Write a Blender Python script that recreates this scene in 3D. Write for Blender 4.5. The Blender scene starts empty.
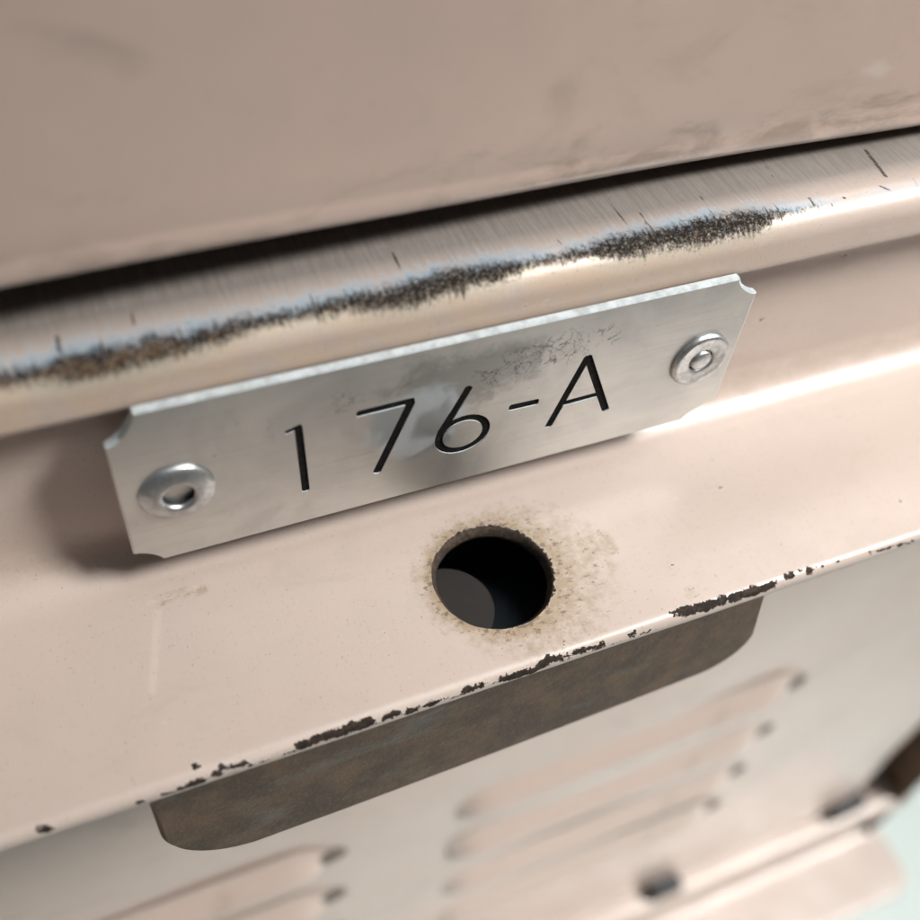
import bpy, bmesh, math, random
import numpy as np
from mathutils import Matrix, Vector
from mathutils.geometry import delaunay_2d_cdt

# ---------------------------------------------------------------- camera
# All sizes below are millimetres, measured from the centre of the number
# plate (x right along the lockers, y into them, z up); the floor is FLOOR.
MM = 0.001
FLOOR = -335.0
random.seed(4)
rng = np.random.default_rng(4)
scene = bpy.context.scene
col = scene.collection

FPX = 1036.0                      # focal length in pixels of the 920 px photo


def pix(x, y):
    return np.array([x - 460.0, 460.0 - y, -FPX])


AX = pix(3556, -348); AX /= np.linalg.norm(AX)        # vanishing point of the rail
AD = pix(344, 1345); AD -= AX * (AD @ AX); AD /= np.linalg.norm(AD)
AZ = -AD
AY = np.cross(AZ, AX)
ROT = np.array([AX, AY, AZ])                          # camera -> place
CAM = np.array([-31.6, -60.65, 73.1])


def W(p):
    return (p[0] * MM, p[1] * MM, (p[2] - FLOOR) * MM)


cam_data = bpy.data.cameras.new('camera')
cam = bpy.data.objects.new('camera', cam_data)
col.objects.link(cam)
m4 = Matrix([list(ROT[i]) + [W(CAM)[i]] for i in range(3)] + [[0, 0, 0, 1]])
cam.matrix_world = m4
cam_data.sensor_width = 36.0
cam_data.lens = 36.0 * FPX / 920.0
cam_data.clip_start = 0.002
cam_data.clip_end = 50.0
cam_data.dof.use_dof = True
cam_data.dof.focus_distance = 0.1035
cam_data.dof.aperture_fstop = 16.0
scene.camera = cam

# ---------------------------------------------------------------- world, lamps, exposure
world = bpy.data.worlds.new('World')
scene.world = world
world.use_nodes = True
bg = world.node_tree.nodes['Background']
bg.inputs[0].default_value = (0.80, 0.86, 0.90, 1)
bg.inputs[1].default_value = 0.078


def area(name, loc, target, size, power, color, size_y=None):
    d = bpy.data.lights.new(name, 'AREA')
    d.energy = power
    d.color = color
    d.size = size * MM
    if size_y:
        d.shape = 'RECTANGLE'
        d.size_y = size_y * MM
    o = bpy.data.objects.new(name, d)
    col.objects.link(o)
    o.location = W(loc)
    v = Vector(W(target)) - Vector(W(loc))
    o.rotation_euler = v.to_track_quat('-Z', 'Y').to_euler()
    return o


def spot(name, loc, target, cone, blend, radius, power, color):
    d = bpy.data.lights.new(name, 'SPOT')
    d.energy = power
    d.color = color
    d.spot_size = math.radians(cone)
    d.spot_blend = blend
    d.shadow_soft_size = radius * MM
    o = bpy.data.objects.new(name, d)
    col.objects.link(o)
    o.location = W(loc)
    o.rotation_euler = (Vector(W(target)) - Vector(W(loc))).to_track_quat('-Z', 'Y').to_euler()
    return o


spot('ceiling_key_spot', (680, -370, 700), (205, -20, 46), 20, 1.0, 240, 278, (1.0, 0.985, 0.955))  # overhead key light, cone narrowed to stand in for shade at left
cl = area('floor_fill_light', (620, -160, 900), (380, -60, -335), 220, 0.85, (0.98, 1.0, 0.985))  # unseen fill light added to brighten the floor
cl.data.spread = math.radians(44)
area('overhead_fill', (230, -160, 1250), (120, -90, -100), 320, 2.3, (0.88, 0.95, 1.0))  # bluish fill added overhead to light shelf and floor, no window there

scene.cycles.use_adaptive_sampling = True
scene.cycles.adaptive_threshold = 0.025
scene.cycles.use_denoising = True
scene.cycles.max_bounces = 6
scene.cycles.diffuse_bounces = 3
scene.cycles.glossy_bounces = 3
scene.cycles.caustics_reflective = False
scene.cycles.caustics_refractive = False
scene.view_settings.view_transform = 'Standard'
scene.view_settings.look = 'None'
scene.view_settings.exposure = 0.0
scene.view_settings.gamma = 1.0
scene.view_settings.use_curve_mapping = False

# ---------------------------------------------------------------- helpers


def ray(x, y):
    return ROT @ pix(x, y)


def on_y(x, y, h):
    d = ray(x, y)
    return CAM + d * (h - CAM[1]) / d[1]


def mesh_obj(name, verts, faces, mat, parent=None, smooth=True, angle=None):
    me = bpy.data.meshes.new(name)
    me.from_pydata([W(v) for v in verts], [], faces)
    me.update()
    o = bpy.data.objects.new(name, me)
    col.objects.link(o)
    if mat is not None:
        for mm in (mat if isinstance(mat, (list, tuple)) else [mat]):
            me.materials.append(mm)
    if smooth:
        me.polygons.foreach_set('use_smooth', [True] * len(me.polygons))
        if angle:
            me.set_sharp_from_angle(angle=math.radians(angle))
    if parent:
        o.parent = parent
    return o


def empty(name, label, cat):
    o = bpy.data.objects.new(name, None)
    col.objects.link(o)
    o.empty_display_size = 0.02
    o['label'] = label
    o['category'] = cat
    return o


def bevel_box(name, lo, hi, r, mat, parent=None, seg=2):
    bm = bmesh.new()
    bmesh.ops.create_cube(bm, size=1.0)
    for v in bm.verts:
        v.co = Vector([(lo[i] + hi[i]) / 2 + v.co[i] * (hi[i] - lo[i]) for i in range(3)])
    if r > 0:
        bmesh.ops.bevel(bm, geom=list(bm.edges), offset=r, segments=seg, profile=0.5, affect='EDGES')
    vs = [tuple(v.co) for v in bm.verts]
    fs = [[v.index for v in f.verts] for f in bm.faces]
    bm.free()
    return mesh_obj(name, vs, fs, mat, parent, True, 40)


def arc(cy, cz, r, a0, a1, n):
    """points of a bend in the (y, z) plane; angle 0 = -y, 90 = +z"""
    out = []
    for i in range(n + 1):
        a = math.radians(a0 + (a1 - a0) * i / n)
        out.append((cy - r * math.cos(a), cz + r * math.sin(a)))
    return out


def line(p, q, step):
    n = max(1, int(round(math.dist(p, q) / step)))
    return [(p[0] + (q[0] - p[0]) * i / n, p[1] + (q[1] - p[1]) * i / n) for i in range(1, n)]


# ---------------------------------------------------------------- node helper


class Mat:
    def __init__(self, name):
        self.m = bpy.data.materials.new(name)
        self.m.use_nodes = True
        self.t = self.m.node_tree
        self.b = self.t.nodes['Principled BSDF']

    def node(self, kind, **props):
        n = self.t.nodes.new(kind)
        for k, v in props.items():
            setattr(n, k, v)
        return n

    def put(self, sock, v):
        if isinstance(v, bpy.types.NodeSocket):
            self.t.links.new(v, sock)
        elif isinstance(v, (tuple, list)) and len(v) == 3 and sock.type == 'RGBA':
            sock.default_value = (*v, 1)
        else:
            sock.default_value = v

    def math(self, op, a, b=None, c=None, clamp=False):
        n = self.node('ShaderNodeMath', operation=op, use_clamp=clamp)
        for i, v in enumerate((a, b, c)):
            if v is not None:
                self.put(n.inputs[i], v)
        return n.outputs[0]

    def add(self, a, b): return self.math('ADD', a, b)
    def sub(self, a, b): return self.math('SUBTRACT', a, b)
    def mul(self, a, b): return self.math('MULTIPLY', a, b)
    def max(self, a, b): return self.math('MAXIMUM', a, b)

    def step(self, v, lo, hi, a=0.0, b=1.0):
        n = self.node('ShaderNodeMapRange', interpolation_type='SMOOTHSTEP')
        for i, x in enumerate((v, lo, hi, a, b)):
            self.put(n.inputs[i], x)
        return n.outputs[0]

    def coord(self, kind='Object', scale=(1, 1, 1), loc=(0, 0, 0), rot=(0, 0, 0)):
        if kind == 'UV':
            s = self.node('ShaderNodeUVMap').outputs[0]
        else:
            s = self.node('ShaderNodeTexCoord').outputs[kind]
        n = self.node('ShaderNodeMapping')
        self.t.links.new(s, n.inputs[0])
        n.inputs[1].default_value = loc
        n.inputs[2].default_value = rot
        n.inputs[3].default_value = scale
        return n.outputs[0]

    def noise(self, vec, scale, detail=4, rough=0.55, dist=0.0):
        n = self.node('ShaderNodeTexNoise')
        self.t.links.new(vec, n.inputs['Vector'])
        n.inputs['Scale'].default_value = scale
        n.inputs['Detail'].default_value = detail
        n.inputs['Roughness'].default_value = rough
        n.inputs['Distortion'].default_value = dist
        return n.outputs['Fac']

    def voro(self, vec, scale, feature='F1', rnd=1.0):
        n = self.node('ShaderNodeTexVoronoi', feature=feature)
        self.t.links.new(vec, n.inputs['Vector'])
        n.inputs['Scale'].default_value = scale
        n.inputs['Randomness'].default_value = rnd
        return n.outputs['Distance']

    def attr(self, name):
        return self.node('ShaderNodeAttribute', attribute_name=name).outputs['Fac']

    def mix(self, f, a, b):
        n = self.node('ShaderNodeMix', data_type='RGBA')
        self.put(n.inputs[0], f)
        self.put(n.inputs[6], a)
        self.put(n.inputs[7], b)
        return n.outputs[2]

    def mixf(self, f, a, b):
        n = self.node('ShaderNodeMix', data_type='FLOAT')
        self.put(n.inputs[0], f)
        self.put(n.inputs[2], a)
        self.put(n.inputs[3], b)
        return n.outputs[0]

    def bump(self, h, dist, strength=1.0, prev=None):
        n = self.node('ShaderNodeBump')
        n.inputs['Strength'].default_value = strength
        n.inputs['Distance'].default_value = dist
        self.t.links.new(h, n.inputs['Height'])
        if prev is not None:
            self.t.links.new(prev, n.inputs['Normal'])
        return n.outputs[0]

    def set(self, **kw):
        for k, v in kw.items():
            self.put(self.b.inputs[k.replace('_', ' ')], v)
        return self.m


PAINT = (0.515, 0.422, 0.370)
PAINT2 = (0.485, 0.40, 0.35)


def paint_base(M, co, s, PAINT=PAINT, PAINT2=PAINT2):
    """co: coordinates in mm.  Old stoved enamel, slightly uneven."""
    a = M.noise(co, 0.035 * s, 5, 0.6)
    b = M.noise(co, 0.5 * s, 4, 0.6)
    c = M.mix(M.step(a, 0.35, 0.68), PAINT, PAINT2)
    c = M.mix(M.mul(M.step(b, 0.52, 0.75), 0.10), c, (0.36, 0.29, 0.235))
    rough = M.add(0.27, M.mul(M.noise(co, 0.22 * s, 5, 0.65), 0.24))
    return c, rough


# door enamel -------------------------------------------------------------
M = Mat('door_enamel')
co = M.coord('Object', (1000, 1000, 1000))
c, rough = paint_base(M, co, 1.0, (0.60, 0.455, 0.385), (0.565, 0.43, 0.365))
sm = M.step(M.noise(M.coord('Object', (1000, 1000, 1700)), 0.075, 5, 0.62, 0.6), 0.55, 0.74)
c = M.mix(M.mul(sm, 0.30), c, (0.27, 0.215, 0.17))
hem = M.attr('hem')
dz_ = M.step(M.add(hem, M.mul(M.sub(M.noise(M.coord('Object', (500, 1000, 1000)), 0.22, 4, 0.7, 0.5), 0.5), 2.2)), 0.45, 1.1)
c = M.mix(M.mul(dz_, 0.5), c, (0.20, 0.15, 0.11))
fl = M.step(M.voro(co, 0.16), 0.075, 0.035)
flk = M.mul(fl, M.step(M.noise(co, 0.05, 2), 0.52, 0.6))
c = M.mix(M.mul(flk, 0.5), c, (0.20, 0.15, 0.11))
lt = M.step(M.noise(M.coord('Object', (1000, 1000, 1000), rot=(0, 0.5, 0)), 0.13, 3, 0.5, 1.2), 0.70, 0.76)
c = M.mix(M.mul(lt, 0.35), c, (0.66, 0.56, 0.48))
c = M.mix(M.mul(M.step(M.attr('scuff'), 0.25, 0.8), 0.5), c, (0.70, 0.62, 0.55))
nb = M.bump(M.noise(co, 0.9, 3), 0.00005, 0.25)
nb = M.bump(M.noise(co, 0.05, 2), 0.0006, 0.35, nb)
DOOR = M.set(Base_Color=c, Roughness=rough, Normal=nb, Coat_Weight=0.8, Coat_Roughness=0.16, Coat_IOR=1.62)

# rail enamel with worn edge ----------------------------------------------
M = Mat('worn_rail_enamel')
uv = M.coord('UV')
c, rough = paint_base(M, uv, 1.0)
fine = M.noise(uv, 3.2, 3, 0.7)
mid = M.noise(uv, 0.9, 3, 0.65)
# light handling marks across the shelf
hm = M.step(M.noise(M.coord('UV', (0.5, 1.0, 1)), 0.16, 3, 0.7, 0.8), 0.52, 0.80)
c = M.mix(M.mul(hm, 0.22), c, (0.34, 0.27, 0.21))
# grime around the drilled hole and yellow stains
stain = M.attr('stain')
sm = M.step(M.add(stain, M.mul(M.sub(M.noise(uv, 0.75, 3, 0.75), 0.5), 1.7)), -0.15, 0.85)
c = M.mix(M.mul(sm, 0.75), c, (0.27, 0.19, 0.10))
sp = M.step(M.add(stain, M.mul(M.sub(M.noise(M.coord('UV', (0.55, 1.0, 1), rot=(0, 0, 0.25)), 1.9, 3, 0.72), 0.5), 6.0)), 0.80, 1.30)
c = M.mix(M.mul(sp, 0.75), c, (0.10, 0.07, 0.045))
# hairline scratches in the enamel
for k_, rz_ in enumerate((0.5, -0.35, 1.2)):
    ln_ = M.noise(M.coord('UV', (0.05, 3.2, 1), loc=(k_ * 17, 5, 0), rot=(0, 0, rz_)), 1.0, 2, 0.6)
    sc_ = M.mul(M.step(ln_, 0.74, 0.78), M.step(M.noise(M.coord('UV', (1, 1, 1), loc=(k_ * 9, 2, 0)), 0.09, 1), 0.5, 0.6))
    c = M.mix(M.mul(sc_, 0.35), c, (0.66, 0.57, 0.50) if k_ != 1 else (0.30, 0.23, 0.18))
# grime packed along the inner bend
gr_ = M.step(M.add(M.attr('bend'), M.mul(M.sub(M.noise(uv, 0.35, 3, 0.7), 0.5), 1.6)), 0.4, 1.2)
c = M.mix(M.mul(gr_, 0.30), c, (0.30, 0.22, 0.16))
# pale scuffs, plus a highlight painted along the shelf edge
pale = M.step(M.add(M.attr('pale'), M.mul(M.sub(fine, 0.5), 0.8)), -0.1, 0.25)
c = M.mix(M.mul(pale, 0.25), c, (0.66, 0.57, 0.50))
# scratches drawn across the ledge by the door
band = M.attr('band')
st = M.noise(M.coord('UV', (2.6, 0.16, 1), rot=(0, 0, 0)), 1.0, 3, 0.72)
st2 = M.noise(M.coord('UV', (5.5, 0.32, 1), loc=(7, 3, 0)), 1.0, 3, 0.7)
tick = M.noise(M.coord('UV', (1.3, 0.07, 1), loc=(31, 3, 0)), 1.0, 3, 0.8)
brk = M.noise(M.coord('UV', (1.5, 1.5, 1), loc=(3, 9, 0)), 1.0, 3, 0.75)
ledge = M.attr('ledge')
c = M.mix(M.mul(ledge, 0.85), c, M.mix(M.step(st, 0.35, 0.65), (0.15, 0.138, 0.126), (0.215, 0.20, 0.185)))  # worn grey streaks, with the door's shade painted into the tone
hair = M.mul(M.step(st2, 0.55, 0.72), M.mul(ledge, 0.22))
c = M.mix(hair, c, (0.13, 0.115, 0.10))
tanm = M.mul(M.attr('tan'), M.step(M.noise(uv, 0.3, 3, 0.6), 0.25, 0.6))
c = M.mix(M.mul(tanm, 0.6), c, (0.56, 0.41, 0.29))
# bare grey-blue primer beside the wear
pr_in = M.add(M.add(band, 1.5), M.add(M.mul(M.sub(st, 0.5), 3.0), M.add(M.mul(M.sub(mid, 0.5), 2.4), M.mul(M.sub(fine, 0.5), 2.2))))
primer = M.mul(M.step(pr_in, -0.7, 1.9), M.step(M.noise(M.coord('UV', (1, .6, 1), loc=(5, 5, 0)), 0.16, 2), 0.30, 0.58, 0.35, 1.0))
pcol = M.mix(M.step(M.add(M.attr('below'), M.mul(M.sub(M.noise(uv, 0.55, 3, 0.7), 0.5), 1.6)), 0.3, 0.8), (0.36, 0.49, 0.60), (0.62, 0.55, 0.44))
c = M.mix(M.mul(primer, 0.9), c, pcol)
smear = M.step(M.add(band, M.add(M.mul(M.sub(st, 0.5), 1.6), M.mul(M.sub(mid, 0.5), 1.6))), -1.5, 1.1)
c = M.mix(M.mul(smear, 0.55), c, (0.075, 0.058, 0.042))
# dark worn core
low = M.noise(uv, 0.22, 2, 0.5)
core = M.step(M.add(band, M.mul(M.sub(low, 0.5), 1.6)), -1.15, 0.95)
grit = M.noise(M.coord('UV', (1.5, 1.1, 1), loc=(11, 4, 0)), 1.6, 3, 0.7)
grit2 = M.noise(M.coord('UV', (1.0, 1.0, 1), loc=(1, 14, 0)), 4.5, 2, 0.7)
tex = M.add(M.mul(M.sub(st, 0.5), 0.7), M.add(M.mul(M.sub(grit, 0.5), 1.7), M.mul(M.sub(grit2, 0.5), 1.1)))
dark = M.step(M.add(core, tex), 0.15, 1.05)
tk = M.mul(M.step(M.add(M.mul(M.sub(tick, 0.5), 8.0), M.mul(band, 0.6)), 0.70, 1.05), M.step(band, -4.2, -3.0))
dark = M.max(dark, M.mul(tk, 0.85))
dark = M.max(dark, M.mul(M.step(M.add(M.attr('cut'), M.mul(M.sub(fine, 0.5), 0.25)), -0.06, 0.06), 0.85))
rsn = M.noise(uv, 0.75, 3, 0.75)
dcol = M.mix(M.step(M.add(rsn, M.mul(M.attr('rust'), 0.22)), 0.56, 0.74), (0.014, 0.011, 0.009), (0.075, 0.047, 0.029))
dcol = M.mix(M.mul(M.step(M.noise(uv, 3.4, 2, 0.75), 0.56, 0.68), 0.75), dcol, (0.27, 0.22, 0.15))
c = M.mix(dark, c, dcol)
# paint chips
ragged = M.noise(uv, 1.7, 3, 0.8)
chip_in = M.add(M.sub(M.attr('chip'), 0.13), M.add(M.mul(M.sub(ragged, 0.5), 1.25), M.mul(M.sub(mid, 0.5), 1.0)))
chip = M.step(chip_in, 0.0, 0.07)
halo = M.mul(M.step(chip_in, -0.22, -0.02), M.sub(1.0, chip))
c = M.mix(M.mul(halo, 0.3), c, (0.70, 0.62, 0.55))
ccol = M.mix(M.step(M.noise(uv, 1.3, 3, 0.7), 0.42, 0.66), (0.024, 0.019, 0.017), (0.060, 0.040, 0.030))
c = M.mix(chip, c, ccol)
allw = M.max(dark, chip)
rough = M.mixf(allw, M.mixf(primer, rough, 0.42), 0.78)
h = M.sub(1.0, M.max(chip, M.mul(M.max(dark, M.mul(primer, 0.4)), 0.6)))
nb = M.bump(h, 0.00010, 0.9)
nb = M.bump(M.noise(uv, 0.9, 3), 0.00006, 0.4, nb)
nb = M.bump(M.noise(uv, 6.0, 3, 0.8), 0.00008, 0.0, nb)
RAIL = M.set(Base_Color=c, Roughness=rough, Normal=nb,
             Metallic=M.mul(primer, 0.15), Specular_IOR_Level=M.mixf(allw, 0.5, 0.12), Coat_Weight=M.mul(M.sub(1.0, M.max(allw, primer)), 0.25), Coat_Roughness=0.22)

# aluminium number plate ---------------------------------------------------
M = Mat('scuffed_aluminium')
co = M.coord('Object', (1000, 1000, 1000))
br = M.noise(M.coord('Object', (60, 1000, 2600)), 1.0, 5, 0.7)
br2 = M.noise(M.coord('Object', (18, 1000, 700), rot=(0, 0.03, 0)), 1.0, 4, 0.6)
cl = M.noise(co, 0.10, 5, 0.6, 0.4)
c = M.mix(M.step(cl, 0.35, 0.7), (0.66, 0.65, 0.62), (0.53, 0.53, 0.515))
c = M.mix(M.mul(M.step(br, 0.5, 0.8), 0.28), c, (0.30, 0.29, 0.275))
c = M.mix(M.mul(M.step(br2, 0.55, 0.75), 0.16), c, (0.42, 0.40, 0.36))
tarn = M.attr('tarnish')
tz = M.step(M.add(tarn, M.mul(M.sub(M.noise(co, 0.30, 5, 0.7, 0.5), 0.5), 1.5)), 0.30, 0.85)
c = M.mix(M.mul(tz, 0.65), c, (0.23, 0.235, 0.235))
scr = M.attr('scribble')
l1 = M.math('ABSOLUTE', M.sub(M.noise(co, 0.33, 2, 0.5, 1.8), 0.5))
l2 = M.math('ABSOLUTE', M.sub(M.noise(M.coord('Object', (1000, 1000, 1000), loc=(40, 0, 3), rot=(0, .7, 0)), 0.5, 2, 0.5, 1.2), 0.46))
wl = M.max(M.step(l1, 0.026, 0.006), M.mul(M.step(l2, 0.016, 0.004), 0.8))
wl = M.mul(wl, M.step(M.mul(scr, M.noise(co, 0.5, 2)), 0.12, 0.42))
c = M.mix(M.mul(wl, 0.75), c, (0.09, 0.085, 0.075))
for k_, rz_ in enumerate((0.12, -0.5, 0.9)):
    ln_ = M.noise(M.coord('Object', (40, 1000, 3000), loc=(k_ * 13, 0, 5), rot=(0, rz_, 0)), 1.0, 2, 0.6)
    sc_ = M.mul(M.step(ln_, 0.72, 0.77), M.step(M.noise(M.coord('Object', (1000, 1000, 1000), loc=(k_ * 9, 2, 0)), 0.10, 1), 0.48, 0.58))
    c = M.mix(M.mul(sc_, 0.5), c, (0.85, 0.86, 0.86) if k_ != 1 else (0.14, 0.13, 0.12))
spk = M.mul(M.step(M.voro(co, 0.42), 0.10, 0.05), M.step(M.noise(co, 0.12, 2), 0.5, 0.62))
c = M.mix(M.mul(spk, 0.35), c, (0.18, 0.165, 0.14))
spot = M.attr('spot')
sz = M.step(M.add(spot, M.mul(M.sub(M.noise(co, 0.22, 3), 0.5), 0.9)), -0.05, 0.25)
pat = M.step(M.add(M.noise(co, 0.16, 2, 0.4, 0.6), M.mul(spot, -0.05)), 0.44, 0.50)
c = M.mix(M.mul(sz, 0.6), c, M.mix(pat, (0.40, 0.50, 0.57), (0.76, 0.88, 0.97)))  # polished patch with its bluish reflection painted into the colour
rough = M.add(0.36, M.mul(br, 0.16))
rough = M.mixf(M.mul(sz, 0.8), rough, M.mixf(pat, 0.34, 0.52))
nb = M.bump(br, 0.00002, 0.5)
nb = M.bump(M.noise(co, 0.22, 4), 0.00012, 0.35, nb)
ALU = M.set(Base_Color=c, Metallic=0.88, Roughness=rough, Normal=nb, Anisotropic=0.35)

M = Mat('lit_sheared_aluminium_edge')  # brighter metal for sheared edges and groove walls that catch light
co = M.coord('Object', (1000, 1000, 1000))
n1 = M.noise(co, 0.8, 4, 0.7)
LIT_SHEAR = M.set(Base_Color=M.mix(M.step(n1, 0.35, 0.7), (0.60, 0.66, 0.68), (0.40, 0.43, 0.44)), Metallic=0.15, Roughness=0.45, Normal=M.bump(n1, 0.0002, 0.5))

M = Mat('rivet_aluminium')
co = M.coord('Object', (1000, 1000, 1000))
n1 = M.noise(co, 0.9, 5, 0.65)
c = M.mix(M.step(n1, 0.4, 0.7), (0.60, 0.61, 0.61), (0.40, 0.405, 0.40))
RIVET = M.set(Base_Color=c, Metallic=0.95, Roughness=M.add(0.27, M.mul(n1, 0.28)), Normal=M.bump(n1, 0.00008, 0.4))

M = Mat('black_paint_fill')
co = M.coord('Object', (1000, 1000, 1000))
c = M.mix(M.step(M.noise(co, 2.5, 4), 0.5, 0.8), (0.008, 0.007, 0.007), (0.030, 0.027, 0.024))
BLACK = M.set(Base_Color=c, Roughness=0.8, Specular_IOR_Level=0.1, Normal=M.bump(M.noise(co, 3.0, 3), 0.0001, 0.4))

# rusty latch tongue, also painted shade on the right strut --------------------------------------------------------
M = Mat('rusty_steel_and_strut_shade')
co = M.coord('Object', (1000, 1000, 1000))
a = M.noise(co, 0.16, 6, 0.7)
b = M.noise(co, 1.6, 6, 0.75)
d = M.noise(M.coord('Object', (700, 1000, 1500), loc=(3, 1, 8)), 0.11, 5, 0.65)
c = M.mix(M.step(a, 0.38, 0.66), (0.095, 0.062, 0.042), (0.19, 0.112, 0.064))
c = M.mix(M.mul(M.step(d, 0.52, 0.70), 0.65), c, (0.20, 0.195, 0.17))
c = M.mix(M.mul(M.step(b, 0.52, 0.72), 0.55), c, (0.28, 0.215, 0.15))
c = M.mix(M.mul(M.step(M.noise(co, 2.9, 4, 0.75), 0.56, 0.70), 0.6), c, (0.28, 0.27, 0.235))
lw = M.mul(M.step(M.voro(M.coord('Object', (1000, 1000, 420)), 0.085), 0.035, 0.012), 0.8)
c = M.mix(lw, c, (0.42, 0.38, 0.32))
RUST_SHADE = M.set(Base_Color=c, Metallic=0.45, Roughness=M.add(0.36, M.mul(b, 0.3)), Normal=M.bump(b, 0.0003, 0.8))

M = Mat('rusted_hole_rim')
co = M.coord('Object', (1000, 1000, 1000))
b = M.noise(co, 1.8, 5, 0.7)
c = M.mix(M.step(b, 0.4, 0.7), (0.026, 0.018, 0.013), (0.085, 0.052, 0.030))
RIM = M.set(Base_Color=c, Roughness=0.75, Normal=M.bump(b, 0.0003, 0.7))

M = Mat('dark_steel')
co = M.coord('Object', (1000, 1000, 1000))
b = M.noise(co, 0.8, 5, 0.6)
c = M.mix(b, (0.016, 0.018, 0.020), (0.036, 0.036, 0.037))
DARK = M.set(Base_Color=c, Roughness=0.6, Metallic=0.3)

M = Mat('grey_pin_steel')
co = M.coord('Object', (1000, 1000, 1000))
b = M.noise(co, 0.8, 5, 0.6)
PIN = M.set(Base_Color=M.mix(b, (0.014, 0.012, 0.011), (0.024, 0.020, 0.018)), Roughness=0.6, Specular_IOR_Level=0.25)

M = Mat('louvre_opening_end_shade')  # dark for the louvre opening and the shade painted at its end
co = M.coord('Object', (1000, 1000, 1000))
LOUVRE_DARK = M.set(Base_Color=M.mix(M.noise(co, 0.5, 3), (0.10, 0.088, 0.078), (0.17, 0.145, 0.125)), Roughness=0.7)

M = Mat('blue_grey_hole_box')
co = M.coord('Object', (1000, 1000, 1000))
HOLE_BOX = M.set(Base_Color=M.mix(M.noise(co, 0.4, 3), (0.035, 0.048, 0.058), (0.055, 0.068, 0.078)), Roughness=0.45)

M = Mat('black_rubber_and_gap')
co = M.coord('Object', (1000, 1000, 1000))
b = M.noise(co, 0.7, 4)
RUBBER_GAP = M.set(Base_Color=M.mix(b, (0.018, 0.018, 0.020), (0.04, 0.04, 0.042)), Roughness=0.7)

M = Mat('pale_floor')
co = M.coord('Object', (1, 1, 1))
a = M.noise(co, 3.0, 5)
b = M.noise(co, 60.0, 5, 0.7)
c = M.mix(M.step(a, 0.3, 0.7), (0.54, 0.605, 0.575), (0.59, 0.65, 0.62))
c = M.mix(M.mul(M.step(b, 0.55, 0.7), 0.3), c, (0.33, 0.37, 0.35))
FLOOR_M = M.set(Base_Color=c, Roughness=0.4)

# ---------------------------------------------------------------- the setting
HF = 4000
fl = mesh_obj('floor', [(-HF, -HF, FLOOR), (HF, -HF, FLOOR), (HF, HF, FLOOR), (-HF, HF, FLOOR)], [[0, 1, 2, 3]], FLOOR_M, None, False)
fl['kind'] = 'structure'
fl['label'] = 'pale grey green floor below the lockers'

# ---------------------------------------------------------------- locker
locker = empty('locker_cabinet', 'beige pink enamelled steel locker with louvred lower door and worn rail', 'locker')
locker.location = (0, 0.1, 0)


def child(o, parent):
    o.parent = parent
    o.matrix_parent_inverse = Matrix.Translation(-parent.location)
    return o


DZ = -277.0           # the rail under the lower door repeats the upper one
XR = 196.0            # half width of the locker

# rail section: ledge -> worn lip -> wall behind the plate -> shelf -> hem
WALL, LEDGE, SHELF, EDGE = 6.0, 14.6, -15.5, -20.0
HOLE = (1.6, -9.05, 6.35)


def rail_profile(fine):
    s = 0.28 if fine else 3.0
    n = 14 if fine else 6
    p = [(26.0, LEDGE)]
    p += line((26.0, LEDGE), (13.0, LEDGE), 2.0) + [(13.0, LEDGE)]
    p += line((13.0, LEDGE), (5.0, LEDGE), s)
    # lip rolls forward over the recessed wall
    p += arc(4.6, LEDGE - 3.0, 3.0, 90, 8, n)
    p += line(p[-1], (1.35, 9.9), s) + [(1.35, 9.9)]
    p += [(1.35 + 1.1 - 1.1 * math.cos(math.radians(a)), 9.9 - 1.1 * math.sin(math.radians(a))) for a in np.linspace(8, 62, 7)]
    e = p[-1]
    q0 = (WALL, 4.6)
    p += [((1 - t) ** 2 * e[0] + 2 * t * (1 - t) * (WALL - .1) + t * t * q0[0], (1 - t) ** 2 * e[1] + 2 * t * (1 - t) * 7.6 + t * t * q0[1]) for t in np.linspace(.14, 1, 7)]
    RF = 5.0
    p += line(q0, (WALL, SHELF + RF), s * 1.3)
    p += [(WALL - RF + RF * math.cos(math.radians(a)), SHELF + RF - RF * math.sin(math.radians(a))) for a in np.linspace(0, 90, n + 1)]
    p += line((WALL - RF, SHELF), (EDGE + 1.2, SHELF), s)
    p += arc(EDGE + 1.2, SHELF - 1.2, 1.2, 90, -90, n + 2)
    p += [(EDGE + 2.6, SHELF - 2.4), (EDGE + 4.0, SHELF - 2.4)]
    return np.array(p)


PROF = rail_profile(True)
ARC = np.concatenate([[0], np.cumsum(np.linalg.norm(np.diff(PROF, axis=0), axis=1))])


def px_uv(x, y):
    """photo pixel -> (x mm, arc length mm) on the rail"""
    d = ray(x, y)
    k = d[2] / d[1]
    g = PROF[:, 1] - (CAM[2] + k * (PROF[:, 0] - CAM[1]))     # height over the sight line
    best = None
    for i in range(len(PROF) - 1):
        if (g[i] <= 0) != (g[i + 1] <= 0):
            t = g[i] / (g[i] - g[i + 1])
            yy = PROF[i, 0] + t * (PROF[i + 1, 0] - PROF[i, 0])
            if best is None or yy < best[0]:
                best = (yy, ARC[i] + t * (ARC[i + 1] - ARC[i]))
    if best is None:
        j = int(np.argmax(g))
        best = (PROF[j, 0], ARC[j])
    tt = (best[0] - CAM[1]) / d[1]
    return CAM[0] + d[0] * tt, best[1]


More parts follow.
